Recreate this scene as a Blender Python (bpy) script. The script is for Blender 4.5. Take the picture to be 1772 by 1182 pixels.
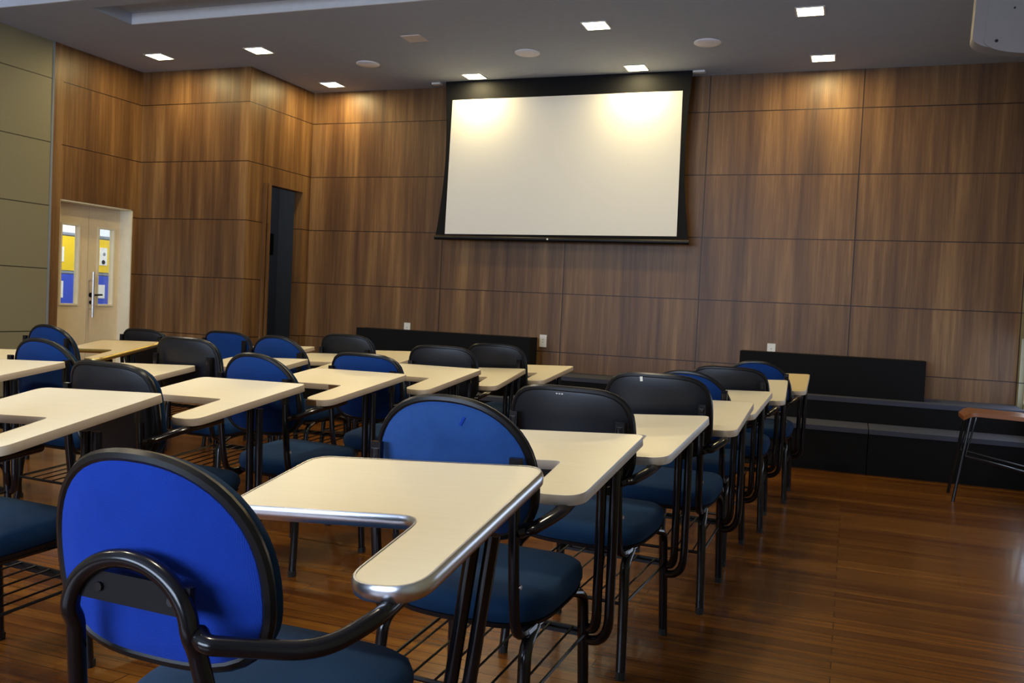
import bpy, bmesh, math, random
from mathutils import Vector, Matrix
PI = math.pi
random.seed(7)
S = bpy.context.scene
C = S.collection
for o in list(bpy.data.objects): bpy.data.objects.remove(o)

# ---------------------------------------------------------------- camera
F, YAW, PITCH, ROLL, EYE = 1563.0, -0.3586, -0.0398, 0.0474, 1.12
fwd = Vector((math.sin(YAW)*math.cos(PITCH), math.cos(YAW)*math.cos(PITCH), math.sin(PITCH)))
r0 = Vector((math.cos(YAW), -math.sin(YAW), 0)); u0 = r0.cross(fwd)
rt = r0*math.cos(ROLL)+u0*math.sin(ROLL); up = -r0*math.sin(ROLL)+u0*math.cos(ROLL)
cam = bpy.data.cameras.new('camera'); cam.sensor_width = 36; cam.lens = F/1772*36
cam.clip_start = 0.05
co = bpy.data.objects.new('camera', cam); C.objects.link(co); S.camera = co
co.matrix_world = Matrix(((rt.x, up.x, -fwd.x, 0), (rt.y, up.y, -fwd.y, 0), (rt.z, up.z, -fwd.z, EYE), (0, 0, 0, 1)))

# ---------------------------------------------------------------- world, exposure
S.view_settings.view_transform = 'Standard'
S.view_settings.look = 'None'
S.view_settings.gamma = 1
S.view_settings.exposure = 0.9
w = bpy.data.worlds.new('world'); S.world = w; w.use_nodes = True
w.node_tree.nodes['Background'].inputs[0].default_value = (0.45, 0.6, 1, 1)
w.node_tree.nodes['Background'].inputs[1].default_value = 1.0
REAR_WIN, SIDE_WIN, DOWN_W, CLASS_W = 8.5, 1.5, 5.2, 11.5          # light strengths
WARM = (1.0, 0.78, 0.35)
DAY = (0.62, 0.76, 1.0)

# ---------------------------------------------------------------- helpers
def mesh(name, bm, mat=None, parent=None, smooth=False, loc=None):
    me = bpy.data.meshes.new(name); bmesh.ops.recalc_face_normals(bm, faces=bm.faces[:])
    if smooth:
        for f in bm.faces: f.smooth = True
    bm.to_mesh(me); bm.free()
    if smooth:
        try: me.set_sharp_from_angle(angle=math.radians(40))
        except Exception: pass
    o = bpy.data.objects.new(name, me); C.objects.link(o)
    if mat: me.materials.append(mat)
    if parent: o.parent = parent
    if loc: o.location = loc
    return o
def box(bm, x0, x1, y0, y1, z0, z1):
    v = [bm.verts.new((x, y, z)) for z in (z0, z1) for y in (y0, y1) for x in (x0, x1)]
    for f in ((0,1,3,2),(4,5,7,6),(0,1,5,4),(2,3,7,6),(0,2,6,4),(1,3,7,5)):
        bm.faces.new([v[i] for i in f])
    return v
def bevel(bm, w, seg=2, angle=0.6):
    es = [e for e in bm.edges if len(e.link_faces) == 2 and e.calc_face_angle(0) > angle]
    bmesh.ops.bevel(bm, geom=es, offset=w, segments=seg, affect='EDGES', profile=0.5)
def path(pts, r=0.04, n=6):
    """polyline with its corners rounded"""
    pts = [Vector(p) for p in pts]; out = [pts[0]]
    for a, b, c in zip(pts, pts[1:], pts[2:]):
        d1, d2 = (a-b), (c-b); k = min(r, d1.length*.48, d2.length*.48)
        p, q = b+d1.normalized()*k, b+d2.normalized()*k
        for i in range(n+1):
            t = i/n; out.append(p*(1-t)**2+b*2*t*(1-t)+q*t*t)
    out.append(pts[-1]); return out
def tube(bm, pts, r, seg=10, sx=1.0, closed=False, cap=True, hint=(0, 0, 1)):
    """sweep an ellipse (r*sx by r) along a path"""
    n = len(pts); rings = []; pts = [Vector(p) for p in pts]
    h = Vector(hint); prev = None
    for i, p in enumerate(pts):
        if closed: t = pts[(i+1) % n]-pts[i-1]
        else: t = pts[min(i+1, n-1)]-pts[max(i-1, 0)]
        t.normalize()
        if prev is None:
            a = h.cross(t)
            if a.length < 1e-3: a = Vector((1, 0, 0)).cross(t)
        else: a = prev-t*prev.dot(t)
        a.normalize(); prev = a; b = t.cross(a)
        rings.append([bm.verts.new(p+a*(r*sx*math.cos(2*PI*k/seg))+b*(r*math.sin(2*PI*k/seg))) for k in range(seg)])
    m = n if closed else n-1
    for i in range(m):
        A, B = rings[i], rings[(i+1) % n]
        for k in range(seg): bm.faces.new((A[k], A[(k+1) % seg], B[(k+1) % seg], B[k]))
    if cap and not closed: bm.faces.new(rings[0]); bm.faces.new(rings[-1])
def disc(bm, c, r, h, seg=24, axis='z', dome=0.0):
    c = Vector(c)
    def P(a, rr, hh):
        x, y = rr*math.cos(a), rr*math.sin(a)
        return c+(Vector((x, y, hh)) if axis == 'z' else Vector((x, hh, y)) if axis == 'y' else Vector((hh, x, y)))
    prof = [(r, 0), (r, h*.6), (r*.93, h), (r*.5, h+dome*.7), (0.001, h+dome)]
    R = [[bm.verts.new(P(2*PI*k/seg, a, b)) for k in range(seg)] for a, b in prof]
    for A, B in zip(R, R[1:]):
        for k in range(seg): bm.faces.new((A[k], A[(k+1) % seg], B[(k+1) % seg], B[k]))
    bm.faces.new(R[0]); bm.faces.new(R[-1])
def tag(o, label, cat, group=None, kind=None):
    o['label'] = label; o['category'] = cat
    if group: o['group'] = group
    if kind: o['kind'] = kind
    return o
def struct(o, label=None):
    o['kind'] = 'structure'
    if label: o['label'] = label
    return o
def empty(name, loc=(0, 0, 0), rz=0):
    o = bpy.data.objects.new(name, None); C.objects.link(o)
    o.location = loc; o.rotation_euler = (0, 0, rz); o.empty_display_size = .1
    return o
def bx(name, mat, parent, *dims, bev=0.0):
    bm = bmesh.new(); box(bm, *dims)
    if bev: bevel(bm, bev)
    return mesh(name, bm, mat, parent, smooth=bev > 0)

# ---------------------------------------------------------------- materials
def area(name, loc, size, energy, col, rot=(0, 0, 0), sy=None):
    l = bpy.data.lights.new(name, 'AREA'); l.energy = energy; l.color = col; l.size = size
    if sy: l.shape = 'RECTANGLE'; l.size_y = sy
    o = bpy.data.objects.new(name, l); C.objects.link(o); o.location = loc; o.rotation_euler = rot; return o
class N:
    def __init__(s, name):
        s.m = bpy.data.materials.new(name); s.m.use_nodes = True
        s.t = s.m.node_tree; s.b = s.t.nodes['Principled BSDF']
    def n(s, t, **k):
        x = s.t.nodes.new(t)
        for a, v in k.items(): setattr(x, a, v)
        return x
    def l(s, a, b): s.t.links.new(a, b)
    def math(s, op, a, b=None, c=None):
        x = s.n('ShaderNodeMath', operation=op)
        for i, v in enumerate((a, b, c)):
            if v is None: continue
            if isinstance(v, (int, float)): x.inputs[i].default_value = v
            else: s.l(v, x.inputs[i])
        return x.outputs[0]
    def mix(s, f, a, b, bt='MIX'):
        x = s.n('ShaderNodeMix', data_type='RGBA', blend_type=bt)
        for i, v in ((0, f), (6, a), (7, b)):
            if isinstance(v, (int, float)): x.inputs[i].default_value = v
            elif isinstance(v, tuple): x.inputs[i].default_value = (*v, 1)[:4]
            else: s.l(v, x.inputs[i])
        return x.outputs[2]
    def noise(s, vec, scale=5, detail=4, rough=.55):
        x = s.n('ShaderNodeTexNoise'); x.inputs['Scale'].default_value = scale
        x.inputs['Detail'].default_value = detail; x.inputs['Roughness'].default_value = rough
        if vec is not None: s.l(vec, x.inputs['Vector'])
        return x.outputs['Fac']
    def comb(s, x, y, z):
        c = s.n('ShaderNodeCombineXYZ')
        for i, v in enumerate((x, y, z)):
            if isinstance(v, (int, float)): c.inputs[i].default_value = v
            else: s.l(v, c.inputs[i])
        return c.outputs[0]
    def pos(s, kind='Object'):
        g = s.n('ShaderNodeTexCoord'); q = s.n('ShaderNodeSeparateXYZ'); s.l(g.outputs[kind], q.inputs[0])
        return q.outputs
    def ramp(s, f, stops):
        r = s.n('ShaderNodeValToRGB'); e = r.color_ramp.elements
        while len(e) < len(stops): e.new(.5)
        for el, (p, c) in zip(e, stops): el.position = p; el.color = (*c, 1)
        s.l(f, r.inputs[0]); return r.outputs[0]
    def bump(s, h, strength=.3, dist=.01):
        b = s.n('ShaderNodeBump'); b.inputs['Strength'].default_value = strength
        b.inputs['Distance'].default_value = dist; s.l(h, b.inputs['Height']); s.l(b.outputs[0], s.b.inputs['Normal'])
    def set(s, **k):
        names = dict(color='Base Color', rough='Roughness', metal='Metallic', spec='Specular IOR Level',
                     coat='Coat Weight', coatr='Coat Roughness', sheen='Sheen Weight', emc='Emission Color', ems='Emission Strength',
                     trans='Transmission Weight')
        for a, v in k.items():
            i = s.b.inputs[names[a]]
            if isinstance(v, (int, float)): i.default_value = v
            elif isinstance(v, tuple): i.default_value = (*v, 1)[:4]
            else: s.l(v, i)
        return s.m
def plain(name, col, rough=.5, metal=0, **k):
    m = N(name); x = m.pos()
    f = m.noise(m.comb(x[0], x[1], x[2]), 14, 3)
    return m.set(color=m.mix(f, tuple(c*.92 for c in col), tuple(min(1, c*1.08) for c in col)), rough=rough, metal=metal, **k)
ROW0, ROWH = 2.901, 0.55
def gap(m, u, u0, w, width):
    """1 in the joint lines u = u0 + k*w"""
    t = m.math('DIVIDE', m.math('SUBTRACT', u, u0), w)
    fr = m.math('ABSOLUTE', m.math('SUBTRACT', m.math('FRACT', m.math('ADD', t, .5)), .5))
    return m.math('LESS_THAN', fr, width/w/2), m.math('ROUND', t)
def panel_wood(name, vx=None, rows=True):
    m = N(name); x = m.pos(); u = m.math('ADD', x[0], m.math('MULTIPLY', x[1], 1.0)); z = x[2]
    shift = 0.0
    if vx:
        col = m.math('MAXIMUM', m.math('FLOOR', m.math('DIVIDE', m.math('SUBTRACT', x[0], vx[0]), vx[1])), -1)
        shift = m.math('MULTIPLY', col, 7.3)
    row = m.math('FLOOR', m.math('DIVIDE', m.math('SUBTRACT', z, ROW0), ROWH))
    uu = m.math('ADD', u, shift) if vx else u
    zz = m.math('ADD', z, m.math('MULTIPLY', row, .23))
    broad = m.noise(m.comb(m.math('MULTIPLY', uu, 5.0), 0, m.math('MULTIPLY', zz, .30)), 1, 5, .6)
    mid = m.noise(m.comb(m.math('MULTIPLY', uu, 24), 3, m.math('MULTIPLY', zz, .8)), 1, 5, .65)
    fine = m.noise(m.comb(m.math('MULTIPLY', uu, 150), 5, m.math('MULTIPLY', zz, 3.5)), 1, 3, .7)
    f = m.math('ADD', m.math('MULTIPLY', broad, .62), m.math('ADD', m.math('MULTIPLY', mid, .30), m.math('MULTIPLY', fine, .15)))
    c = m.ramp(f, [(.36, (.034, .014, .007)), (.48, (.100, .046, .017)), (.56, (.163, .081, .029)), (.66, (.27, .146, .055))])
    hue = m.noise(m.comb(m.math('MULTIPLY', uu, 9), 9, m.math('MULTIPLY', zz, .3)), 1, 2)
    c = m.mix(m.math('MULTIPLY', hue, .22), c, (.15, .082, .048))
    if rows:
        g, _ = gap(m, z, ROW0, ROWH, .008)
        g = m.math('MULTIPLY', g, m.math('LESS_THAN', z, 3.0))
        if vx:
            g2, _ = gap(m, x[0], vx[0], vx[1], .009); g2 = m.math('MULTIPLY', g2, m.math('GREATER_THAN', x[0], -4.2)); g = m.math('MAXIMUM', g, g2)
        c = m.mix(g, c, (.02, .008, .004))
        m.bump(m.math('SUBTRACT', m.math('MULTIPLY', fine, .05), g), .5, .004)
    return m.set(color=c, rough=.42, spec=.35)
def panel_plain(name, col):
    m = N(name); x = m.pos(); g, _ = gap(m, x[2], ROW0, ROWH, .009)
    g = m.math('MULTIPLY', g, m.math('LESS_THAN', x[2], 3.0))
    f = m.noise(m.comb(x[0], x[1], x[2]), 60, 3)
    c = m.mix(f, tuple(v*.93 for v in col), tuple(v*1.07 for v in col))
    m.bump(m.math('SUBTRACT', 1, g), .4, .004)
    return m.set(color=m.mix(g, c, (.03, .027, .018)), rough=.55)
def floor_mat():
    m = N('floor_boards'); x = m.pos()
    br = m.n('ShaderNodeTexBrick'); m.l(m.comb(x[0], x[1], 0), br.inputs['Vector'])
    br.offset = .37; br.inputs['Scale'].default_value = 1
    br.inputs['Brick Width'].default_value = 1.9; br.inputs['Row Height'].default_value = .068
    br.inputs['Mortar Size'].default_value = .0016; br.inputs['Mortar Smooth'].default_value = .1
    br.inputs['Color1'].default_value = (0, 0, 0, 1); br.inputs['Color2'].default_value = (1, 1, 1, 1); br.inputs['Mortar'].default_value = (.5, .5, .5, 1)
    row = m.math('FLOOR', m.math('DIVIDE', x[1], .068))
    st = m.noise(m.comb(m.math('MULTIPLY', x[0], 1.4), m.math('MULTIPLY', x[1], 26), m.math('MULTIPLY', row, .7)), 1, 5, .65)
    fi = m.noise(m.comb(m.math('MULTIPLY', x[0], 5), m.math('MULTIPLY', x[1], 190), row), 1, 3, .6)
    f = m.math('ADD', m.math('MULTIPLY', st, .62), m.math('ADD', m.math('MULTIPLY', fi, .2), m.math('MULTIPLY', br.outputs['Color'], .2)))
    c = m.ramp(f, [(.3, (.05, .013, .003)), (.45, (.115, .037, .005)), (.6, (.170, .062, .008)), (.8, (.26, .105, .017))])
    c = m.mix(br.outputs['Fac'], c, (.012, .004, .002))
    wob = m.noise(m.comb(m.math('MULTIPLY', x[0], .8), m.math('MULTIPLY', x[1], 14.7), 0), 1, 2)
    m.bump(m.math('ADD', m.math('MULTIPLY', wob, .35), m.math('MULTIPLY', m.math('SUBTRACT', 1, br.outputs['Fac']), .4)), .12, .004)
    return m.set(color=c, rough=.26, coat=.17, coatr=.07, spec=.22)
def fabric(name, a, b, scale=1500):
    m = N(name); x = m.pos()
    s1 = m.math('SINE', m.math('MULTIPLY', m.math('ADD', x[0], x[2]), scale))
    s2 = m.math('SINE', m.math('MULTIPLY', m.math('SUBTRACT', x[0], m.math('ADD', x[2], x[1])), scale))
    wv = m.math('MULTIPLY', m.math('ADD', m.math('MULTIPLY', s1, s2), 1), .5)
    blot = m.noise(m.comb(x[0], x[1], x[2]), 9, 4, .7)
    f = m.math('ADD', m.math('MULTIPLY', wv, .55), m.math('MULTIPLY', blot, .45))
    m.bump(wv, .35, .002)
    return m.set(color=m.mix(f, a, b), rough=.9, spec=.15, sheen=.03)
def glow(name, col, s):
    m = N(name); return m.set(color=(0.02, .02, .02), emc=col, ems=s, rough=.4)
def glass():
    m = N('clear_glass'); t = m.n('ShaderNodeBsdfTransparent'); g = m.n('ShaderNodeBsdfGlossy')
    g.inputs['Roughness'].default_value = .02; mx = m.n('ShaderNodeMixShader'); mx.inputs[0].default_value = .05
    m.l(t.outputs[0], mx.inputs[1]); m.l(g.outputs[0], mx.inputs[2])
    t.inputs[0].default_value = (.93, .96, .95, 1)
    m.l(mx.outputs[0], m.t.nodes['Material Output'].inputs[0]); return m.m
def laminate(name, col, band=False):
    m = N(name); x = m.pos()
    f = m.noise(m.comb(m.math('MULTIPLY', x[0], 6), m.math('MULTIPLY', x[1], 90), x[2]), 1, 4, .6)
    return m.set(color=m.mix(f, tuple(c*.93 for c in col), tuple(min(1, c*1.04) for c in col)), rough=.36, spec=.45)

M = dict(
 wood=panel_wood('walnut_panels'), wood_back=panel_wood('walnut_panels_back', (-3.8195, 1.2667)),
 trimwood=panel_wood('walnut_trim', rows=False), olive=panel_plain('olive_panels', (.235, .215, .135)),
 floor=floor_mat(), ceil=plain('ceiling_paint', (.38, .42, .50), .9), slotw=plain('white_plaster', (.7, .7, .72), .8),
 door=plain('cream_door', (.78, .66, .46), .45), doorf=plain('cream_frame', (.80, .74, .58), .45),
 chrome=plain('polished_aluminium', (.72, .72, .76), .28, 1.0), steel=plain('brushed_steel', (.6, .58, .55), .3, 1.0),
 satin=plain('satin_black', (.006, .0055, .007), .4, spec=.25),
 black=plain('black_enamel', (.006, .0055, .007), .2, coat=.1, coatr=.08, spec=.4), blackp=plain('black_plastic', (.007, .008, .012), .42, spec=.35),
 trim=plain('black_rim', (.008, .0075, .008), .32, spec=.3),
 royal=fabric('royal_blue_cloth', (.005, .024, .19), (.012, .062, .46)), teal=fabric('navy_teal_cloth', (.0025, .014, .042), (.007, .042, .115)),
 mesh=fabric('steel_blue_cloth', (.004, .018, .075), (.04, .13, .42), 1500),
 midblue=fabric('cobalt_cloth', (.002, .016, .085), (.006, .050, .23)),
 top=laminate('cream_laminate', (.76, .67, .475)), topw=laminate('pale_laminate', (.76, .70, .55)), topy=laminate('yellowed_laminate', (.70, .56, .32)),
 edge=plain('beige_edge_band', (.62, .50, .36), .4), edgew=plain('window_lit_white_edge', (.84, .81, .78), .35), gold=plain('brass_edge', (.62, .46, .17), .3, .9),  # white band lightened further to carry rear window light
 chip=plain('bare_chipboard', (.17, .085, .03), .9),
 bench=plain('black_upholstery', (.004, .004, .005), .85, spec=.2), benchtop=plain('window_lit_cloth', (.034, .038, .062), .8),  # bench tops: bluish window light put into the cloth colour
 screen=N('matte_white_screen').set(color=(.79, .785, .765), rough=.95), sblack=plain('black_screen_border', (.0045, .005, .007), .8, spec=.2),
 white=plain('white_plastic', (.75, .73, .68), .4), ac=plain('ac_casing', (.21, .195, .20), .6), dark=plain('dark_interior', (.02, .02, .02), .9),
 gray=plain('grey_room_paint', (.22, .24, .27), .9), seatwood=plain('brown_plywood', (.22, .075, .025), .3),
 glass=glass(), lamp=glow('lamp_diffuser', (1.0, .86, .52), 14), day=glow('day_lit_pane', DAY, REAR_WIN), day2=glow('day_lit_side_pane', DAY, SIDE_WIN),
 yellow=plain('yellow_paint', (.75, .50, .01), .6), blue=plain('blue_paint', (.03, .07, .50), .6), wallw=plain('white_paint', (.8, .82, .85), .8),
 spk=plain('speaker_grille', (.85, .82, .84), .7), off=plain('unlit_diffuser', (.70, .62, .58), .5), rubber=plain('black_rubber', (.01, .01, .01), .8),
)

# ---------------------------------------------------------------- room
XL, XR, YB, YF, ZC = -6.62, 1.25, 8.10, -3.2, 3.222
XB, YBX = -5.354, 7.05            # the projecting box in the back left corner
T = .16
bm = bmesh.new(); box(bm, XL-2.6, XR+.3, YF-.3, YB+1.6, -.1, 0); struct(mesh('floor', bm, M['floor']), 'glossy reddish brown strip board floor')
# ceiling with two recessed slots
bm = bmesh.new()
def slab(x0, x1, y0, y1, z0=ZC, z1=ZC+.12): box(bm, x0, x1, y0, y1, z0, z1)
SL = [(-5.53, XR+.0, 5.36, 5.757), ]
slab(XL-.2, XR+.2, 5.757, YB+.2); slab(XL-.2, -5.53, 5.22, 5.757); slab(-5.53, XR+.2, 5.18, 5.34)
slab(XL-.2, -5.53, 5.18, 5.22)
slab(XL-.2, XR+.2, YF-.2, 4.25)
struct(mesh('ceiling', bm, M['ceil']), 'grey painted ceiling with recessed slots')
bm = bmesh.new()
box(bm, -5.53, XR+.2, 5.34, 5.757, ZC+.085, ZC+.125); box(bm, XL-.2, XR+.2, 4.1, 5.4, ZC+.28, ZC+.32)
box(bm, XL-.2, XR+.2, 4.25, 4.27, ZC, ZC+.3)
struct(mesh('ceiling_recess', bm, M['ceil']), 'raised grey ceiling inside the recesses')
bm = bmesh.new()
box(bm, -5.53, XR+.2, 5.757-.012, 5.757, ZC+.0, ZC+.085); box(bm, XL-.2, XR+.2, 5.168, 5.18, ZC+.0, ZC+.3)
struct(mesh('trim_1', bm, M['slotw']), 'pale faces of the ceiling recesses')

# walls
bm = bmesh.new(); box(bm, XB-.0, XR+T, YB, YB+T, 0, ZC); struct(mesh('wall_back', bm, M['wood_back']), 'walnut panelled wall behind the projection screen')
bm = bmesh.new(); box(bm, XL-T, XB-.1, YBX, YBX+T*.6, 0, ZC); struct(mesh('wall_box_front', bm, M['wood']), 'walnut panelled front of the projecting corner box')
# side of the box with a doorway
DY0, DY1, DZ = 7.385, 7.965, 2.178
bm = bmesh.new(); box(bm, XB-.1, XB, YBX, DY0, 0, ZC); box(bm, XB-.1, XB, DY1, YB+T, 0, ZC); box(bm, XB-.1, XB, DY0, DY1, DZ, ZC)
struct(mesh('wall_box_side', bm, M['wood']), 'walnut panelled side of the corner box around a dark doorway')
bm = bmesh.new()
box(bm, XL-T, XL-T+.02, YBX+.1, YB+1.5, 0, ZC); box(bm, XL-T, XB-.1, YB+1.45, YB+1.5, 0, ZC); box(bm, XB-.12, XB-.1, YB+T, YB+1.5, 0, ZC)
box(bm, XL-T, XB-.1, YBX+.1, YB+1.5, ZC-.02, ZC)
struct(mesh('wall_inner_room', bm, M['gray']), 'dim grey wall seen through the dark doorway')
# left wall: door opening
LY0, LY1, LZ = 6.10, 6.97, 1.875
bm = bmesh.new(); box(bm, XL-T, XL, LY1, YBX, 0, ZC); box(bm, XL-T, XL, LY0, LY1, LZ, ZC)
struct(mesh('wall_left', bm, M['wood']), 'walnut panelled left wall around the cream double door')
bm = bmesh.new(); box(bm, XL-T, XL+.004, 6.005, LY0, 0, ZC); struct(mesh('trim_2', bm, M['trimwood']), 'plain walnut upright beside the cream door')
bm = bmesh.new(); box(bm, XL-T, XL+.006, 5.985, 6.005, 0, ZC); struct(mesh('trim_3', bm, M['gray']), 'thin grey metal edge strip between olive and walnut panels')
bm = bmesh.new(); box(bm, XL-T, XL, YF-T, 5.985, 0, ZC); struct(mesh('wall_left_olive', bm, M['olive']), 'olive beige panelled part of the left wall')
# right wall with window opening
WY0, WY1, WZ0, WZ1 = 3.4, 8.02, .50, 1.05
bm = bmesh.new(); box(bm, XR, XR+T, YF-T, WY0, 0, ZC); box(bm, XR, XR+T, WY1, YB, 0, ZC); box(bm, XR, XR+T, WY0, WY1, 0, WZ0); box(bm, XR, XR+T, WY0, WY1, WZ1, ZC)
struct(mesh('wall_right', bm, M['olive']), 'right wall at the edge of the photograph')
# rear wall (behind the camera) with a window band
RX0, RX1, RZ0, RZ1 = -5.6, -.6, 1.0, 2.5
bm = bmesh.new(); box(bm, XL-T, RX0, YF-T, YF, 0, ZC); box(bm, RX1, XR+T, YF-T, YF, 0, ZC); box(bm, RX0, RX1, YF-T, YF, 0, RZ0); box(bm, RX0, RX1, YF-T, YF, RZ1, ZC)
struct(mesh('wall_rear', bm, M['olive']), 'rear wall behind the camera')
def window(name, pane, parts, label):
    bm = bmesh.new()
    for d in parts: box(bm, *d)
    o = struct(mesh(name, bm, M['doorf']), label)
    bm = bmesh.new(); box(bm, *pane[1]); mesh('window_pane', bm, M[pane[0]], o)
n = 4
window('window_1', ('day', (RX0, RX1, YF-.10, YF-.08, RZ0, RZ1)),
       [(RX0+(RX1-RX0)*k/n-.025, RX0+(RX1-RX0)*k/n+.025, YF-.08, YF-.03, RZ0, RZ1) for k in range(n+1)]+[(RX0, RX1, YF-.08, YF-.03, RZ0, RZ0+.05), (RX0, RX1, YF-.08, YF-.03, RZ1-.05, RZ1)], 'wide day-lit window behind the camera')
n = 5
window('window_2', ('day2', (XR+.10, XR+.12, WY0, WY1, WZ0, WZ1)),
       [(XR+.04, XR+.09, WY0+(WY1-WY0)*k/n-.03, WY0+(WY1-WY0)*k/n+.03, WZ0, WZ1) for k in range(n+1)]+[(XR+.04, XR+.09, WY0, WY1, WZ0, WZ0+.04)], 'bright day-lit window in the right wall')

# ---------------------------------------------------------------- left double door and corridor behind
d = struct(empty('door_1', (XL-.15, 6.535, 0)), 'cream double door with two glazed slots in the left wall')
def dpart(name, mat, x0, x1, y0, y1, z0, z1, parent=None, bev=.0):
    bm = bmesh.new(); box(bm, x0-(XL-.15), x1-(XL-.15), y0-6.535, y1-6.535, z0, z1)
    if bev: bevel(bm, bev)
    return mesh(name, bm, mat, parent or d)
dpart('door_frame', M['doorf'], XL-.22, XL-.005, LY1-.012, LY1, 0, LZ); dpart('door_frame', M['doorf'], XL-.22, XL-.005, LY0, LY0+.012, 0, LZ)
dpart('door_frame', M['doorf'], XL-.22, XL-.005, LY0, LY1, LZ-.012, LZ)
def leaf(y0, y1, wy0, wy1, z0=.945, z1=1.665):
    bm = bmesh.new(); X0, X1 = XL-.19, XL-.15
    ox = XL-.15
    for (a, b, c, e) in ((y0, wy0, 0.01, LZ-.015), (wy1, y1, .01, LZ-.015), (wy0, wy1, .01, z0), (wy0, wy1, z1, LZ-.015)):
        box(bm, X0-ox, X1-ox, a-6.535, b-6.535, c, e)
    bmesh.ops.remove_doubles(bm, verts=bm.verts, dist=1e-5)
    lf = mesh('door_leaf', bm, M['door'], d)
    bm = bmesh.new(); q = .018
    for (a, b, c, e) in ((wy0-q, wy0, z0-q, z1+q), (wy1, wy1+q, z0-q, z1+q), (wy0, wy1, z0-q, z0), (wy0, wy1, z1, z1+q)):
        box(bm, X1-ox, X1-ox+.012, a-6.535, b-6.535, c, e)
    mesh('glazing_bead', bm, M['doorf'], lf)
    bm = bmesh.new(); box(bm, -.022, -.018, wy0-6.535, wy1-6.535, z0, z1); mesh('glass_pane', bm, M['glass'], lf)
    return lf
leaf(LY0+.012, 6.572, 6.265, 6.455); lf = leaf(6.576, LY1-.012, 6.70, 6.875)
bm = bmesh.new(); hy = 6.60-6.535
tube(bm, [(.05, hy, .82), (.05, hy, 1.25)], .013, 12); tube(bm, [(-.0, hy, .90), (.05, hy, .90)], .008, 8); tube(bm, [(-.0, hy, 1.17), (.05, hy, 1.17)], .008, 8)
h = mesh('pull_handle', bm, M['chrome'], d, True); h['label'] = 'tall chrome pull bar'
bm = bmesh.new(); tube(bm, path([(0, .085, 1.03), (.035, .085, 1.03), (.035, .19, 1.035)], .015), .009, 8); disc(bm, (0, .085, 1.03), .024, .008, 16, 'x'); disc(bm, (0, .085, .96), .018, .008, 16, 'x')
mesh('lever_handle', bm, M['black'], d, True)
# corridor
bm = bmesh.new(); CXF = -8.9
box(bm, CXF-.1, CXF, 6.0, 9.7, 0, 3.0); box(bm, CXF, XL-T, 9.6, 9.7, 0, 3.0); box(bm, CXF, XL-T, 5.9, 6.0, 0, 3.0); box(bm, CXF, XL-T, 6.0, 9.7, 2.9, 3.0)
struct(mesh('wall_corridor', bm, M['wallw']), 'white corridor wall seen through the door glass')
def board(name, mat, y0, y1, z0, z1, label):
    bm = bmesh.new(); box(bm, CXF+.001, CXF+.03, y0, y1, z0, z1); return tag(mesh(name, bm, mat), label, 'notice board')
bd = board('notice_board', M['yellow'], 7.0, 9.4, 1.29, 1.70, 'yellow notice board in the corridor behind the door glass')
board('notice_board', M['blue'], 7.0, 9.4, .80, 1.245, 'blue notice board in the corridor below the yellow one')
bm = bmesh.new()
for z0, z1 in ((1.255, 1.28), (1.715, 1.745)): box(bm, CXF, CXF+.035, 7.0, 9.4, z0, z1)
struct(mesh('trim_4', bm, M['gray']), 'grey rails between the corridor boards')
def pin(y, z, w, h, label, dark=False):
    bm = bmesh.new(); box(bm, CXF+.03, CXF+.034, y-w/2, y+w/2, z-h/2, z+h/2)
    if dark:
        pass
    o = tag(mesh('pinned_note', bm, M['white']), label, 'note', 'white notes on the corridor boards')
    if dark:
        bm = bmesh.new(); disc(bm, (CXF+.034, y+.0, z-.07), .028, .003, 14, 'x'); mesh('dark_motif', bm, M['blackp'], o)
        bm = bmesh.new(); disc(bm, (CXF+.034, y+.01, z+.03), .022, .003, 14, 'x'); mesh('grey_motif', bm, M['gray'], o)
pin(8.86, 1.49, .12, .22, 'white note with a dark motif on the yellow board, right glass slot', True)
pin(8.83, 1.05, .13, .17, 'white note on the blue board, right glass slot')
pin(8.20, 1.48, .10, .18, 'white note on the yellow board, left glass slot')
pin(8.20, 1.06, .10, .20, 'white note on the blue board, left glass slot')
area('corridor_light', (-7.9, 7.9, 2.85), 1.0, 42, (.95, .97, 1))

area('inner_room_fill', (-6.1, 8.3, 3.1), .5, 2.0, (.9, .95, 1))  # added fill lamp, lifts the grey wall inside the doorway
# doorway trims (folded sliding leaf beside the opening)
dr = struct(empty('door_2', (XB, DY0, 0)), 'narrow walnut sliding leaf at the dark doorway')
bx('door_leaf', M['trimwood'], dr, .0, .022, -.085, -.052, 0, DZ+.005); bx('door_leaf', M['trimwood'], dr, .0, .034, -.03, .0, 0, DZ+.01)
bm = bmesh.new(); box(bm, XL+.42, XL+.46, YB+.38, YB+.52, 1.56, 1.80); tag(mesh('wall_cabinet', bm, M['blackp']), 'small black box on the wall inside the dark doorway', 'box')

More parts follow.
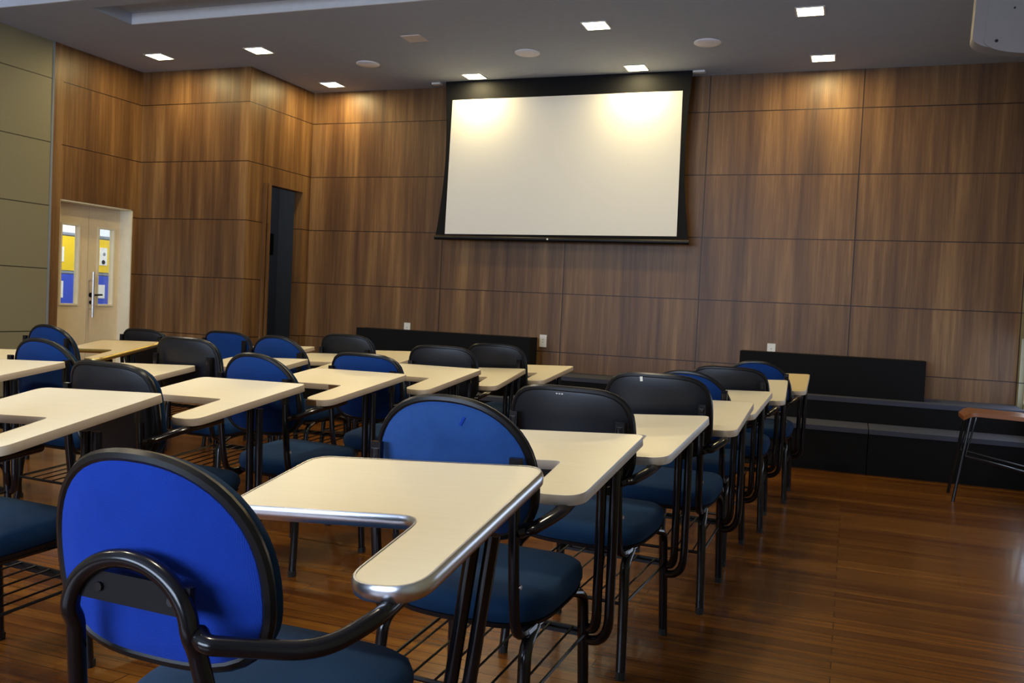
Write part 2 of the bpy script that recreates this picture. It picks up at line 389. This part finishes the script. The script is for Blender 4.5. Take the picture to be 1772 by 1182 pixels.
# ---------------------------------------------------------------- ceiling fittings
lights = [(-6.01, 6.59, 'lit square downlight nearest the cream door'), (-4.94, 6.60, 'lit square downlight in front of the corner box edge'), (-4.95, 7.80, 'lit square downlight above the dark doorway corner'),
          (-3.40, 7.75, 'lit square downlight above the left end of the screen'), (-1.87, 7.73, 'lit square downlight above the right part of the screen'), (-.34, 7.71, 'lit square downlight close to the bare wall right of the screen'),
          (-1.90, 6.53, 'lit square downlight farther out in front of the screen, right of the round speaker'), (-.39, 6.53, 'lit square downlight nearest the air conditioner')]
proto = None
for i, (x, y, lab) in enumerate(lights):
    if proto is None:
        t = proto = empty('square_downlight', (x, y, ZC)); s = .085
        bm = bmesh.new()
        for a, b, c, e in ((-s-.012, -s, -s-.012, s+.012), (s, s+.012, -s-.012, s+.012), (-s, s, -s-.012, -s), (-s, s, s, s+.012)): box(bm, a, b, c, e, -.006, 0)
        mesh('light_frame', bm, M['white'], t); bx('diffuser', M['lamp'], t, -s, s, -s, s, -.004, 0)
    else:
        t = proto.copy(); C.objects.link(t); t.location = (x, y, ZC)
        for ch in proto.children: c2 = ch.copy(); C.objects.link(c2); c2.parent = t
    tag(t, lab, 'ceiling light', 'square downlights')
    area('downlight', (x, y, ZC-.012), .16, DOWN_W, WARM)
for x, y, lab in ((-4.9, 3.4, 'left one of the added rear downlights over the chairs, out of view'), (-3.1, 3.4, 'second added rear downlight over the chairs, out of view'), (-1.3, 3.4, 'third added rear downlight over the chairs, out of view'), (-4.9, 1.2, 'added downlight over the left chairs, out of view'),
                (-3.1, 1.2, 'added downlight over the middle chairs, out of view'), (-1.3, 1.2, 'added downlight over the nearest chair, out of view')):  # unseen fittings added to brighten the desktops
    t = proto.copy(); C.objects.link(t); t.location = (x, y, ZC)
    for ch in proto.children: c2 = ch.copy(); C.objects.link(c2); c2.parent = t
    tag(t, lab, 'ceiling light', 'added square downlights over the chairs')
    lo = area('downlight', (x, y, ZC-.02), .17, CLASS_W, (1.0, .86, .62))
bm = bmesh.new(); box(bm, -3.41-.085, -3.41+.085, 6.55-.085, 6.55+.085, ZC-.006, ZC)
tag(mesh('square_downlight', bm, M['off']), 'unlit pinkish square downlight in the ceiling', 'ceiling light')
for x, y, lab in ((-4.19, 7.17, 'round flush ceiling speaker left of the screen'), (-2.65, 7.11, 'round flush ceiling speaker in front of the screen middle'), (-1.17, 7.11, 'round flush ceiling speaker right of the screen')):
    bm = bmesh.new(); disc(bm, (x, y, ZC), .105, -.012, 32, 'z', -.006); tag(mesh('ceiling_speaker', bm, M['spk'], None, True), lab, 'speaker', 'ceiling speakers')

# ---------------------------------------------------------------- projection screen
sc = tag(empty('projection_screen', (-2.6, 7.9, 1.74)), 'large white projection screen with black border hanging from the ceiling', 'projection screen')
ox, oy, oz = -2.6, 7.9, 1.74
def hw(z):                                     # half width of the black cloth (curved tensioned sides)
    t = (z-1.76)/(3.21-1.76); return 1.138+.075*max(0, 1-t*1.5)**2+.035*max(0, (t-.35)/.65)**2
bm = bmesh.new(); K = 28; rows = []
for k in range(K+1):
    z = 1.765+(3.222-1.765)*k/K; h_ = hw(z); rows.append([bm.verts.new((s_*h_+.015, yy, z-oz)) for s_, yy in ((-1, .0), (1, .0), (1, .004), (-1, .004))])
for A, B in zip(rows, rows[1:]):
    for i in range(4): bm.faces.new((A[i], A[(i+1) % 4], B[(i+1) % 4], B[i]))
bm.faces.new(rows[0]); bm.faces.new(rows[-1]); mesh('screen_border', bm, M['sblack'], sc)
def quad(bm, P, y0, y1):
    a = [bm.verts.new((x-ox, y0, z-oz)) for x, z in P]; b = [bm.verts.new((x-ox, y1, z-oz)) for x, z in P]
    bm.faces.new(a); bm.faces.new(b[::-1])
    for i in range(len(P)): bm.faces.new((a[i], a[(i+1) % len(P)], b[(i+1) % len(P)], b[i]))
bm = bmesh.new(); quad(bm, [(-3.70, 1.775), (-1.475, 1.79), (-1.49, 3.05), (-3.68, 3.045)], -.003, -.0005); mesh('screen_surface', bm, M['screen'], sc)
bm = bmesh.new(); tube(bm, [(-1.205, .0, .0), (1.235, .0, .0)], .021, 14); mesh('weight_bar', bm, M['satin'], sc, True)
bm = bmesh.new(); disc(bm, (-.055+.0, -.021, .002), .009, -.002, 12, 'y'); mesh('bar_badge', bm, M['white'], sc)
for s_ in (-1.24, 1.2):
    bx('ceiling_bracket', M['white'], sc, s_-.07 if s_ < 0 else s_-.02, s_+.02 if s_ < 0 else s_+.09, .0, .06, 3.205-oz, 3.222-oz)

# ---------------------------------------------------------------- benches, sockets
bn = tag(empty('stepped_bench', (-2.0, 7.6, 0)), 'long black two-tier upholstered bench along the walnut back wall', 'bench')
def P(name, mat, x0, x1, y0, y1, z0, z1, b=.012): return bx(name, mat, bn, x0+2.0, x1+2.0, y0-7.6, y1-7.6, z0, z1, bev=b)
xs = [-5.34, -3.95, -2.60, -1.25, .16, XR-.01]
for a, b in zip(xs, xs[1:]):
    P('lower_tier', M['bench'], a+.003, b-.003, 7.12, 7.56, 0, .305); P('lower_cushion', M['benchtop'], a+.003, b-.003, 7.115, 7.56, .30, .335, .01)
P('upper_tier', M['bench'], -5.34, XR-.01, 7.56, 8.09, 0, .49); P('upper_cushion', M['benchtop'], -5.34, XR-.01, 7.555, 8.09, .485, .52, .012)
for x0, x1, lab in ((-4.52, -2.72, 'long black backrest block on the bench below the screen'), (-.86, .56, 'long black backrest block on the right part of the bench')):
    bm = bmesh.new(); box(bm, x0, x1, 7.72, 7.92, .521, .835); bevel(bm, .018, 3)
    tag(mesh('bench_backrest', bm, M['bench'], None, True), lab, 'bench backrest', 'black backrest blocks')
def socket(x, z, lab):
    t = tag(empty('wall_socket', (x, YB, z)), lab, 'socket', 'white wall sockets')
    bm = bmesh.new(); box(bm, -.034, .034, -.012, 0, -.058, .058); bevel(bm, .02, 4); mesh('cover_plate', bm, M['white'], t, True)
    bm = bmesh.new()
    for dz in (-.012, .012): disc(bm, (0, -.012, dz), .004, -.002, 8, 'y')
    mesh('socket_holes', bm, M['blackp'], t)
socket(-4.16, .84, 'white wall socket just above the left black backrest block'); socket(-2.72, .80, 'white wall socket at the right end of the left backrest block'); socket(-.64, .84, 'white wall socket peeking above the right black backrest block')

# ---------------------------------------------------------------- air conditioner (top right)
ac = tag(empty('air_conditioner', (.75, 5.0, 2.7)), 'pale grey air conditioner with rounded lower edge hanging under the ceiling', 'air conditioner')
def prof(x0, x1, z0, z1, r=.16, n=8, slant=.04):
    pts = [(x1, z1), (x0+slant, z1), (x0, z0+r*.45)]
    for k in range(n+1):
        a = PI+PI/2*k/n; pts.append((x0+r*1.5+r*1.5*math.cos(a), z0+r*.45+r*.45*math.sin(a)))
    pts.append((x1, z0)); return pts
def extr(bm, pts, y0, y1):
    a = [bm.verts.new((x, y0, z)) for x, z in pts]; b = [bm.verts.new((x, y1, z)) for x, z in pts]
    bm.faces.new(a); bm.faces.new(b[::-1])
    for i in range(len(pts)): bm.faces.new((a[i], a[(i+1) % len(pts)], b[(i+1) % len(pts)], b[i]))
bm = bmesh.new(); extr(bm, prof(-.275, .49, -.222, .52, slant=.02), .012, .13); mesh('casing', bm, M['ac'], ac, True)
bm = bmesh.new(); extr(bm, prof(-.225, .49, -.243, .52), -.0, .012); c_ = mesh('end_panel', bm, M['ac'], ac, True)
bm = bmesh.new(); disc(bm, (-.17, 0, -.175), .008, -.002, 12, 'y'); mesh('screw_hole', bm, M['blackp'], c_)
bm = bmesh.new(); disc(bm, (-.10, 0, -.02), .005, -.002, 12, 'y'); mesh('screw_hole', bm, M['blackp'], c_)

# ---------------------------------------------------------------- tablet arm chairs
XC = -.285                                   # seat centre; x = 0 is the outer edge of the writing tablet, y = 0 its near end
WT, WA, L, DW, ZN = .545, .128, .555, .29, .69
TI, LA = .137, .041
def fillet(pts, rad, n=7):
    out = []; m = len(pts)
    for i in range(m):
        a, b, c = Vector(pts[i-1]), Vector(pts[i]), Vector(pts[(i+1) % m])
        d1, d2 = (a-b), (c-b); half = d1.angle(d2)/2; t = rad[i]/math.tan(half); t = min(t, d1.length*.49, d2.length*.49)
        p, q = b+d1.normalized()*t, b+d2.normalized()*t
        for k in range(n+1):
            s = k/n; out.append(p*(1-s)**2+b*2*s*(1-s)+q*s*s)
    return out
def tablet_mesh(parent, top, band, chrome=False):
    r = (.045, .05, .065, .055, .05, .035) if chrome else (.04, .03, .05, .055, .022, .03)
    o2 = fillet([Vector(p) for p in ((-WT, L), (0, L), (0, 0), (-WA+(.008 if chrome else 0), 0), (-WA+(.008 if chrome else -.012), L-DW), (-WT, L-DW-.01))], r)
    th = .025; n = len(o2)
    bm = bmesh.new(); a = [bm.verts.new((p.x, p.y, 0)) for p in o2]; b = [bm.verts.new((p.x, p.y, -th)) for p in o2]
    bm.faces.new(a); bm.faces.new(b[::-1])
    for i in range(n): bm.faces.new((a[i], a[(i+1) % n], b[(i+1) % n], b[i]))
    t = mesh('writing_tablet', bm, top, parent); t.location = (0, 0, ZN)
    bm = bmesh.new(); rings = []
    prof_ = [(-.0005, .0012), (.003, .0012), (.006, -.003), (.0075, -th/2), (.006, -th+.003), (.003, -th-.001), (-.0005, -th-.001)] if chrome else [(-.0002, .0004), (.0012, .0002), (.0016, -.001), (.0016, -th+.001), (.0012, -th), (-.0002, -th-.0004)]
    for i in range(n):
        tg = (o2[(i+1) % n]-o2[i-1]).normalized(); nx, ny = -tg.y, tg.x
        cx = sum(p.x for p in o2)/n
        rings.append([bm.verts.new((o2[i].x+nx*d_, o2[i].y+ny*d_, z_)) for d_, z_ in prof_])
    for i in range(n):
        A, B = rings[i], rings[(i+1) % n]
        for k in range(len(prof_)-1): bm.faces.new((A[k], A[k+1], B[k+1], B[k]))
    e = mesh('edge_band', bm, band, t, True)
    return t, o2
BS = 1.0
BZ, BY, REC = .698, -.095, math.radians(9)
def back_pt(u, v, dpt):
    u, v = u*BS, v*BS; y = BY+dpt+.75*u*u-v*math.sin(REC); return Vector((XC+u, y, BZ+v*math.cos(REC)))
def outline(kind, n=56):
    out = []
    for k in range(n):
        a = 2*PI*k/n; c, s = math.cos(a), math.sin(a)
        if kind == 'round': e, hh = (2.3, .200) if s > 0 else (3.8, .122)
        elif kind == 'square': e, hh = (4.3, .190) if s > 0 else (3.6, .125)
        r = (abs(c)**e+abs(s)**e)**(-1/e)
        vv = hh*r*s; uu = .203*r*c*(1-.12*max(0, -vv/.13)**2)
        out.append((uu, vv))
    return out
def make_backrest(parent, kind, rear, front):
    O = outline(kind); n = len(O)
    def cap(levels, name, mat, par, smooth=True):
        bm = bmesh.new(); R = [[bm.verts.new(back_pt(u*s, v*s, d_)) for u, v in O] for s, d_ in levels]
        for A, B in zip(R, R[1:]):
            for k in range(n): bm.faces.new((A[k], A[(k+1) % n], B[(k+1) % n], B[k]))
        bm.faces.new(R[0]); bm.faces.new(R[-1]); return mesh(name, bm, mat, par, True)
    b = cap([(.3, -.016), (.7, -.0155), (.90, -.014), (.955, -.011), (.97, -.004), (.97, .004)], 'backrest', rear, parent)
    cap([(.97, .003), (1.0, .010), (1.0, .022), (.96, .033), (.86, .040), (.5, .045), (.2, .046)], 'back_cushion', front, b)
    bm = bmesh.new(); tube(bm, [back_pt(u*.985, v*.985, -.004) for u, v in O], .0105, 8, closed=True, hint=(0, 1, 0)); mesh('edge_rim', bm, M['trim'], b, True)
    return b
def make_chair(kind='round', rear='royal', support='posts', top='top', band='edge', chrome=False):
    global XC, BY, BS
    XC, BY, BS = (-.352, -.145, .96) if support == 'hoop' else (-.285, -.095, 1.0)
    ch = empty('tablet_arm_chair')
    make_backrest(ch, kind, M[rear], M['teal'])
    # seat
    bm = bmesh.new(); n = 48; O = []
    for k in range(n):
        a = 2*PI*k/n; c, s = math.cos(a), math.sin(a); e = 3.6; r = (abs(c)**e+abs(s)**e)**(-1/e)
        v = s*r; O.append((.215*r*c*(1+.03*v), .205*v))
    def sp(u, v, z): return (XC+u, .155+v, z+.015*(v/.2)-.02*max(0, (v-.12)/.09)**2)
    R = [[bm.verts.new(sp(u*s, v*s, z)) for u, v in O] for s, z in ((.90, .395), (.97, .402), (1.0, .42), (1.0, .435), (.97, .452), (.9, .461), (.6, .463), (.25, .46))]
    for A, B in zip(R, R[1:]):
        for k in range(n): bm.faces.new((A[k], A[(k+1) % n], B[(k+1) % n], B[k]))
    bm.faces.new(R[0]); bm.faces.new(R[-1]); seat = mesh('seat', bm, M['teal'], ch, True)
    bm = bmesh.new(); R = [[bm.verts.new(sp(u*s, v*s, z)) for u, v in O] for s, z in ((.86, .385), (.96, .388), (.985, .40))]
    for A, B in zip(R, R[1:]):
        for k in range(n): bm.faces.new((A[k], A[(k+1) % n], B[(k+1) % n], B[k]))
    bm.faces.new(R[0]); bm.faces.new(R[-1]); mesh('seat_pan', bm, M['blackp'], seat, True)
    K = M['black']
    # frame
    bm = bmesh.new()
    for s in (-1, 1): tube(bm, path([(XC+s*.178, -.03, .372), (XC+s*.178, .31, .385)], .02), .011, 8, 1.2)
    tube(bm, [(XC-.178, .03, .37), (XC+.178, .03, .37)], .010, 8); tube(bm, [(XC-.178, .28, .376), (XC+.178, .28, .376)], .010, 8)
    mesh('seat_frame', bm, K, ch, True)
    for s in (-1, 1):
        for pts in ([(XC+s*.178, .28, .382), (XC+s*.19, .345, .365), (XC+s*.2, .37, .0)], [(XC+s*.178, .03, .372), (XC+s*.186, -.045, .345), (XC+s*.2, -.075, .0)]):
            bm = bmesh.new(); tube(bm, path(pts, .035, 5), .013, 10, 1.2); lg = mesh('leg', bm, K, ch, True)
            bm = bmesh.new(); p = pts[-1]; tube(bm, [(p[0], p[1], 0), (p[0], p[1], .022)], .0150, 8, 1.25); mesh('rubber_foot', bm, M['rubber'], lg)
    if support == 'posts':
        for s in (-1, 1):
            bm = bmesh.new(); x = XC+s*.176
            tube(bm, path([(x, .06, .372), (x, -.075, .375), (x, -.098, .45), (x, -.118, .60), (x, -.128, .775)], .05, 6), .0115, 8, 1.15)
            box(bm, x-.013, x+.013, -.134, -.118, .69, .79)
            up_ = mesh('back_post', bm, K, ch, True)
            bm = bmesh.new(); disc(bm, (x, -.134, .755), .005, -.004, 10, 'y'); mesh('bolt', bm, M['satin'], up_); bm = bmesh.new(); disc(bm, (x+s*.012, -.1, .5), .006, s*.004, 10, 'x'); mesh('bolt', bm, M['steel'], up_)
        arm0 = [(XC+.176, -.112, .615), (XC+.20, -.085, .625)]
    else:
        bm = bmesh.new(); a, q = .110, BY-.055; XC += .016
        tube(bm, path([(XC-a-.03, .05, .37), (XC-a-.03, -.085, .37), (XC-a-.018, q+.038, .50), (XC-a, q+.012, .64)]
                      +[(XC+a*math.cos(t), q, .66+.088*math.sin(t)) for t in [PI-PI*k/10 for k in range(11)]]
                      +[(XC+a, q+.012, .64), (XC+a+.024, q+.038, .50), (XC+a+.04, -.085, .37), (XC+a+.04, .05, .37)], .03, 4), .0135, 12)
        u_ = mesh('back_support', bm, K, ch, True)
        bm = bmesh.new(); box(bm, XC-.10, XC+.105, q+.002, q+.012, .68, .722); bevel(bm, .003); mesh('mounting_plate', bm, M['satin'], u_)
        bm = bmesh.new(); disc(bm, (XC-.055, q+.002, .70), .007, -.004, 10, 'y'); mesh('bolt', bm, M['black'], u_)
        bm = bmesh.new(); disc(bm, (XC+.075, q+.002, .70), .007, -.004, 10, 'y'); mesh('bolt', bm, M['black'], u_)
        XC -= .016; arm0 = [(XC+.130, q+.012, .645), (XC+.155, q-.006, .640)]
    bm = bmesh.new()
    tube(bm, path(arm0+[(-.075, -.10 if support == 'posts' else -.12, .625), (-.04, -.03, .65), (-.05, .07, ZN-.032), (-.05, .16, ZN-.022)], .06, 7), .0125 if support == 'posts' else .0135, 12, 1.75 if support == 'posts' else 1.0)
    mesh('armrest', bm, K, ch, True)
    sl = .05 if support == 'hoop' else 0
    for i, (dx, dz) in enumerate(((-.044, .0), (-.013, -.032))):
        bm = bmesh.new(); x = dx; y = .30+.012*i
        zb = .262+dz; R_ = .065+.03*i; A_ = Vector((x-sl, y+.01, zb+R_)); B_ = Vector((x-sl, y+.02, zb)); C_ = Vector((XC+.197, .362, zb))
        tube(bm, [Vector((x, y, ZN+.010))]+[A_*(1-q)**2+B_*2*q*(1-q)+C_*q*q for q in [j/9 for j in range(10)]], .0135, 10)
        mesh('tablet_support', bm, K, ch, True)
    # book rack
    bm = bmesh.new(); zf, zr_ = .255, .225
    for (p, q2) in (((XC-.196, .365, zf), (XC+.196, .365, zf)), ((XC-.192, -.06, zr_), (XC+.192, -.06, zr_)), ((XC-.194, -.06, zr_), (XC-.198, .365, zf)), ((XC+.194, -.06, zr_), (XC+.198, .365, zf))):
        tube(bm, [p, q2], .006 if p[1] == q2[1] else .0045, 6, 1.0)
    box(bm, XC-.196, XC+.196, .361, .369, zf-.014, zf+.010)
    for k in range(6):
        x = XC-.16+.32*k/5; tube(bm, [(x, -.06, zr_+.006), (x, .365, zf+.008)], .0032, 5)
    mesh('book_rack', bm, M['satin'], ch, True)
    tablet_mesh(ch, M[top], M[band], chrome)
    return ch
def copy_tree(o, parent=None):
    c = o.copy(); C.objects.link(c)
    if parent is not None: c.parent = parent
    for k in list(o.children): copy_tree(k, c)
    return c
protos = {}
chairs = {}
def chair(key, x, y, rot, dti, dla, dz, bz, label, group, **kw):
    k = tuple(sorted(kw.items()))
    if k not in protos: o = protos[k] = make_chair(**kw)
    else: o = copy_tree(protos[k])
    o.location = (x, y, 0); o.rotation_euler = (0, 0, rot)
    for c in o.children:
        if c.name.startswith('writing_tablet'): c.rotation_euler = (math.atan(TI+dti), -math.atan(LA+dla), 0); c.location.z = ZN+dz
        if c.name.startswith('backrest'): c.location.z = bz
        if c.name.startswith('armrest') or c.name.startswith('tablet_support'): c.location.z = dz
    tag(o, label, 'chair', group); chairs[key] = o
    return o
GR = 'tablet arm chairs in the rightmost column'; GC = 'tablet arm chairs in the middle column'; GB = 'tablet arm chairs on the left side'
RB, SK = dict(kind='round', rear='midblue'), dict(kind='square', rear='blackp')
LIST = [
 ('d1', -0.567, 1.159, -0.035, 0.038, 0.026, 0.015, 0, 'nearest chair, royal blue back with bent tube support and metal-edged tablet', GR, dict(kind='round', rear='royal', support='hoop', band='chrome', chrome=True)),
 ('d2', -0.55, 1.955, -0.049, 0.004, 0.018, 0.007, 0.012, 'steel blue backed chair directly behind the metal-edged tablet', GR, dict(kind='round', rear='mesh', top='topw', band='edgew')),
 ('d3', -0.505, 2.735, -0.097, 0.007, 0.03, -0.012, -0.01, 'black backed chair right of the steel blue backed one, white specks on top', GR, dict(top='topw', band='edgew', **SK)),
 ('d4', -0.385, 3.47, -0.02, -0.02, -0.009, -0.003, 0, 'black backed chair with a small torn sticker near its top edge', GR, dict(top='topw', band='edge', **SK)),
 ('d5', -0.39, 4.17, -0.072, -0.01, 0, -0.012, -0.035, 'blue backed chair half hidden behind the black back with the sticker', GR, dict(top='topw', band='edge', **RB)),
 ('d6', -0.305, 4.92, 0.04, 0, 0, -0.003, -0.035, 'black backed chair second from the far end of the right column', GR, dict(top='topw', band='edge', **SK)),
 ('d7', -0.239, 5.756, 0.003, 0, -0.01, -0.008, -0.045, 'blue backed chair at the far end of the right column, yellowed tablet', GR, dict(top='topy', band='edge', **RB)),
 ('c0', -1.985, 1.654, -0.081, 0.05, 0.005, 0.01, 0, 'chair at the left edge with blue seat and chipped tablet, its back out of view', GC, dict(top='topw', band='edge', **RB)),
 ('c1', -1.985, 2.385, -0.12, 0.02, -0.015, 0.009, -0.018, 'black backed chair behind the largest tablet at the left edge', GC, dict(top='topw', band='edge', **SK)),
 ('c2', -1.935, 3.105, -0.14, 0.012, -0.02, 0.016, -0.02, 'round blue backed chair left of the tablet with a broken brown tip', GC, dict(top='top', band='edge', **RB)),
 ('c3', -1.86, 3.84, -0.105, 0.005, -0.03, 0.01, -0.03, 'blue square-topped chair behind the tablet with a broken brown tip', GC, dict(kind='square', rear='midblue', top='top', band='edge')),
 ('c4', -1.82, 4.63, 0.03, -0.01, 0, -0.021, -0.01, 'black backed chair in front of the left bench backrest, left of two', GC, dict(top='top', band='edge', **SK)),
 ('c5', -1.78, 5.32, -0.073, -0.01, 0, -0.03, -0.015, 'black backed chair in front of the left bench backrest, right of two', GC, dict(top='top', band='edge', **SK)),
 ('b2', -3.15, 2.39, -0.05, 0, 0, 0.025, 0, 'chair beyond the left edge, only its pale tablet and legs in view', GB, dict(top='topw', band='edge', **RB)),
 ('f', -3.08, 3.12, -0.06, 0, 0, -0.02, -0.025, 'round blue backed chair at the left edge, lower of the two there', GB, dict(top='top', band='edge', **RB)),
 ('a2', -3.94, 3.11, -0.06, 0, 0, 0, 0, 'chair beyond the left edge behind, only a tablet corner in view', GB, dict(top='top', band='edge', **RB)),
 ('e', -4.361, 4.321, -0.037, 0.036, -0.011, -0.022, -0.034, 'blue backed chair just left of the cream door with brass-edged tablet', GB, dict(kind='round', rear='midblue', top='topy', band='gold', chrome=True)),
 ('h', -2.87, 3.8, -0.06, 0, 0, 0, -0.01, 'black backed chair right of the tablet in front of the corner box', GB, dict(top='top', band='edge', **SK)),
 ('i', -2.84, 4.54, -0.06, 0, 0, 0, -0.02, 'round blue backed chair in front of the dark doorway', GB, dict(top='top', band='edge', **RB)),
 ('k5', -2.8, 5.24, -0.06, 0, 0, 0, -0.01, 'black backed chair just left of the left bench backrest', GB, dict(top='top', band='edge', **SK)),
 ('k1', -4.33, 5.08, -0.06, 0, 0, -0.035, -0.055, 'black backed chair in front of the cream door, right of the brass-edged tablet', GB, dict(top='top', band='edge', **SK)),
 ('k2', -3.8, 5.3, -0.06, 0, 0, -0.025, -0.045, 'blue square-topped chair below the corner box front, left of the dark doorway', GB, dict(kind='square', rear='midblue', top='top', band='edge')),
]
for a in LIST: chair(*a[:10], **a[10])

# ---------------------------------------------------------------- wooden seated chair at the right edge
wc = tag(empty('wooden_seat_chair', (1.0, 6.55, 0), 0), 'dark chair with brown plywood seat cut off by the right edge of the photograph', 'chair')
bm = bmesh.new(); K_ = 14; top = []; bot = []
for i in range(K_+1):
    t = i/K_; x = -.30+.44*t; z = .585-.012*t-.035*max(0, (.16-t)/.16)**2
    top.append([bm.verts.new((x, y, z)) for y in (-.19+.04*(1-min(1, t*6))**2, .19-.04*(1-min(1, t*6))**2)]); bot.append([bm.verts.new((x+.002, y, z-.026)) for y in (-.19+.04*(1-min(1, t*6))**2, .19-.04*(1-min(1, t*6))**2)])
for i in range(K_):
    bm.faces.new((top[i][0], top[i][1], top[i+1][1], top[i+1][0])); bm.faces.new((bot[i][0], bot[i][1], bot[i+1][1], bot[i+1][0]))
    for j in (0, 1): bm.faces.new((top[i][j], top[i+1][j], bot[i+1][j], bot[i][j]))
bm.faces.new((top[0][0], top[0][1], bot[0][1], bot[0][0])); bm.faces.new((top[-1][0], top[-1][1], bot[-1][1], bot[-1][0]))
mesh('seat', bm, M['seatwood'], wc, True)
for y in (-.16, .16):
    for a, b in ((-.255, -.33), (.10, .17)):
        bm = bmesh.new(); tube(bm, [(a, y*.9, .55), (b, y, 0)], .0105, 8); mesh('leg', bm, M['black'], wc, True)
    bm = bmesh.new(); tube(bm, [(-.225, y*.9, .55), (-.275, y*.97, .30), (.12, y*.97, .22)], .008, 8); mesh('stretcher', bm, M['black'], wc, True)
    bm = bmesh.new(); tube(bm, path([(.02, y, .56), (.13, y, .57), (.17, y, .90)], .04), .0105, 8); mesh('back_post', bm, M['black'], wc, True)
bm = bmesh.new(); box(bm, .135, .16, -.2, .2, .68, .92); bevel(bm, .012, 3); mesh('backrest', bm, M['blackp'], wc, True)

# ---------------------------------------------------------------- wear and small marks on the chairs
def part_of(ch, name):
    for c in ch.children:
        if c.name.split('.')[0] == name: return c
def strip_patch(ch, x0, x1, y0, y1, z0, z1, name, label, mat):
    t = part_of(ch, 'writing_tablet'); o = bx(name, mat, t, x0, x1, y0, y1, z0, z1); o['label'] = label; return o
strip_patch(chairs['c2'], -.112, -.060, -.0032, .004, -.0262, -.0022, 'broken_edge', 'broken brown chipboard edge', M['chip'])
strip_patch(chairs['c2'], -.215, -.165, L-DW-.0055, L-DW+.002, -.0262, -.0015, 'broken_edge', 'chipped brown inner edge', M['chip'])
strip_patch(chairs['c0'], -.40, -.375, L-DW-.0105, L-DW-.001, -.026, -.0005, 'broken_edge', 'chipped grey brown inner edge', M['chip'])
def back_mark(ch, u, v, w_, h_, name, label, mat, rot=0.0, d_=-.0175):
    b = part_of(ch, 'backrest'); bm = bmesh.new(); c0, s0 = math.cos(rot), math.sin(rot)
    P4 = [(u+c0*a-s0*q, v+s0*a+c0*q) for a, q in ((-w_/2, -h_/2), (w_/2, -h_/2), (w_/2, h_/2), (-w_/2, h_/2))]
    A = [bm.verts.new(back_pt(a, q, d_)) for a, q in P4]; B = [bm.verts.new(back_pt(a, q, d_+.003)) for a, q in P4]
    bm.faces.new(A); bm.faces.new(B[::-1])
    for i in range(4): bm.faces.new((A[i], A[(i+1) % 4], B[(i+1) % 4], B[i]))
    o = mesh(name, bm, mat, b); o['label'] = label; return o
XC, BY, BS = -.285, -.095, 1.0
back_mark(chairs['d2'], .045, .150, .006, .022, 'loose_thread', 'bright blue loose thread', M['royal'], -.5)
back_mark(chairs['d4'], -.055, .172, .010, .018, 'torn_sticker', 'small torn pale sticker', M['white'], .1, -.0155)
for k_, u_ in enumerate((-.03, -.021, -.012)): back_mark(chairs['d3'], u_, .172, .005, .003, 'paint_speck', 'white paint speck', M['white'], 0, -.0155)
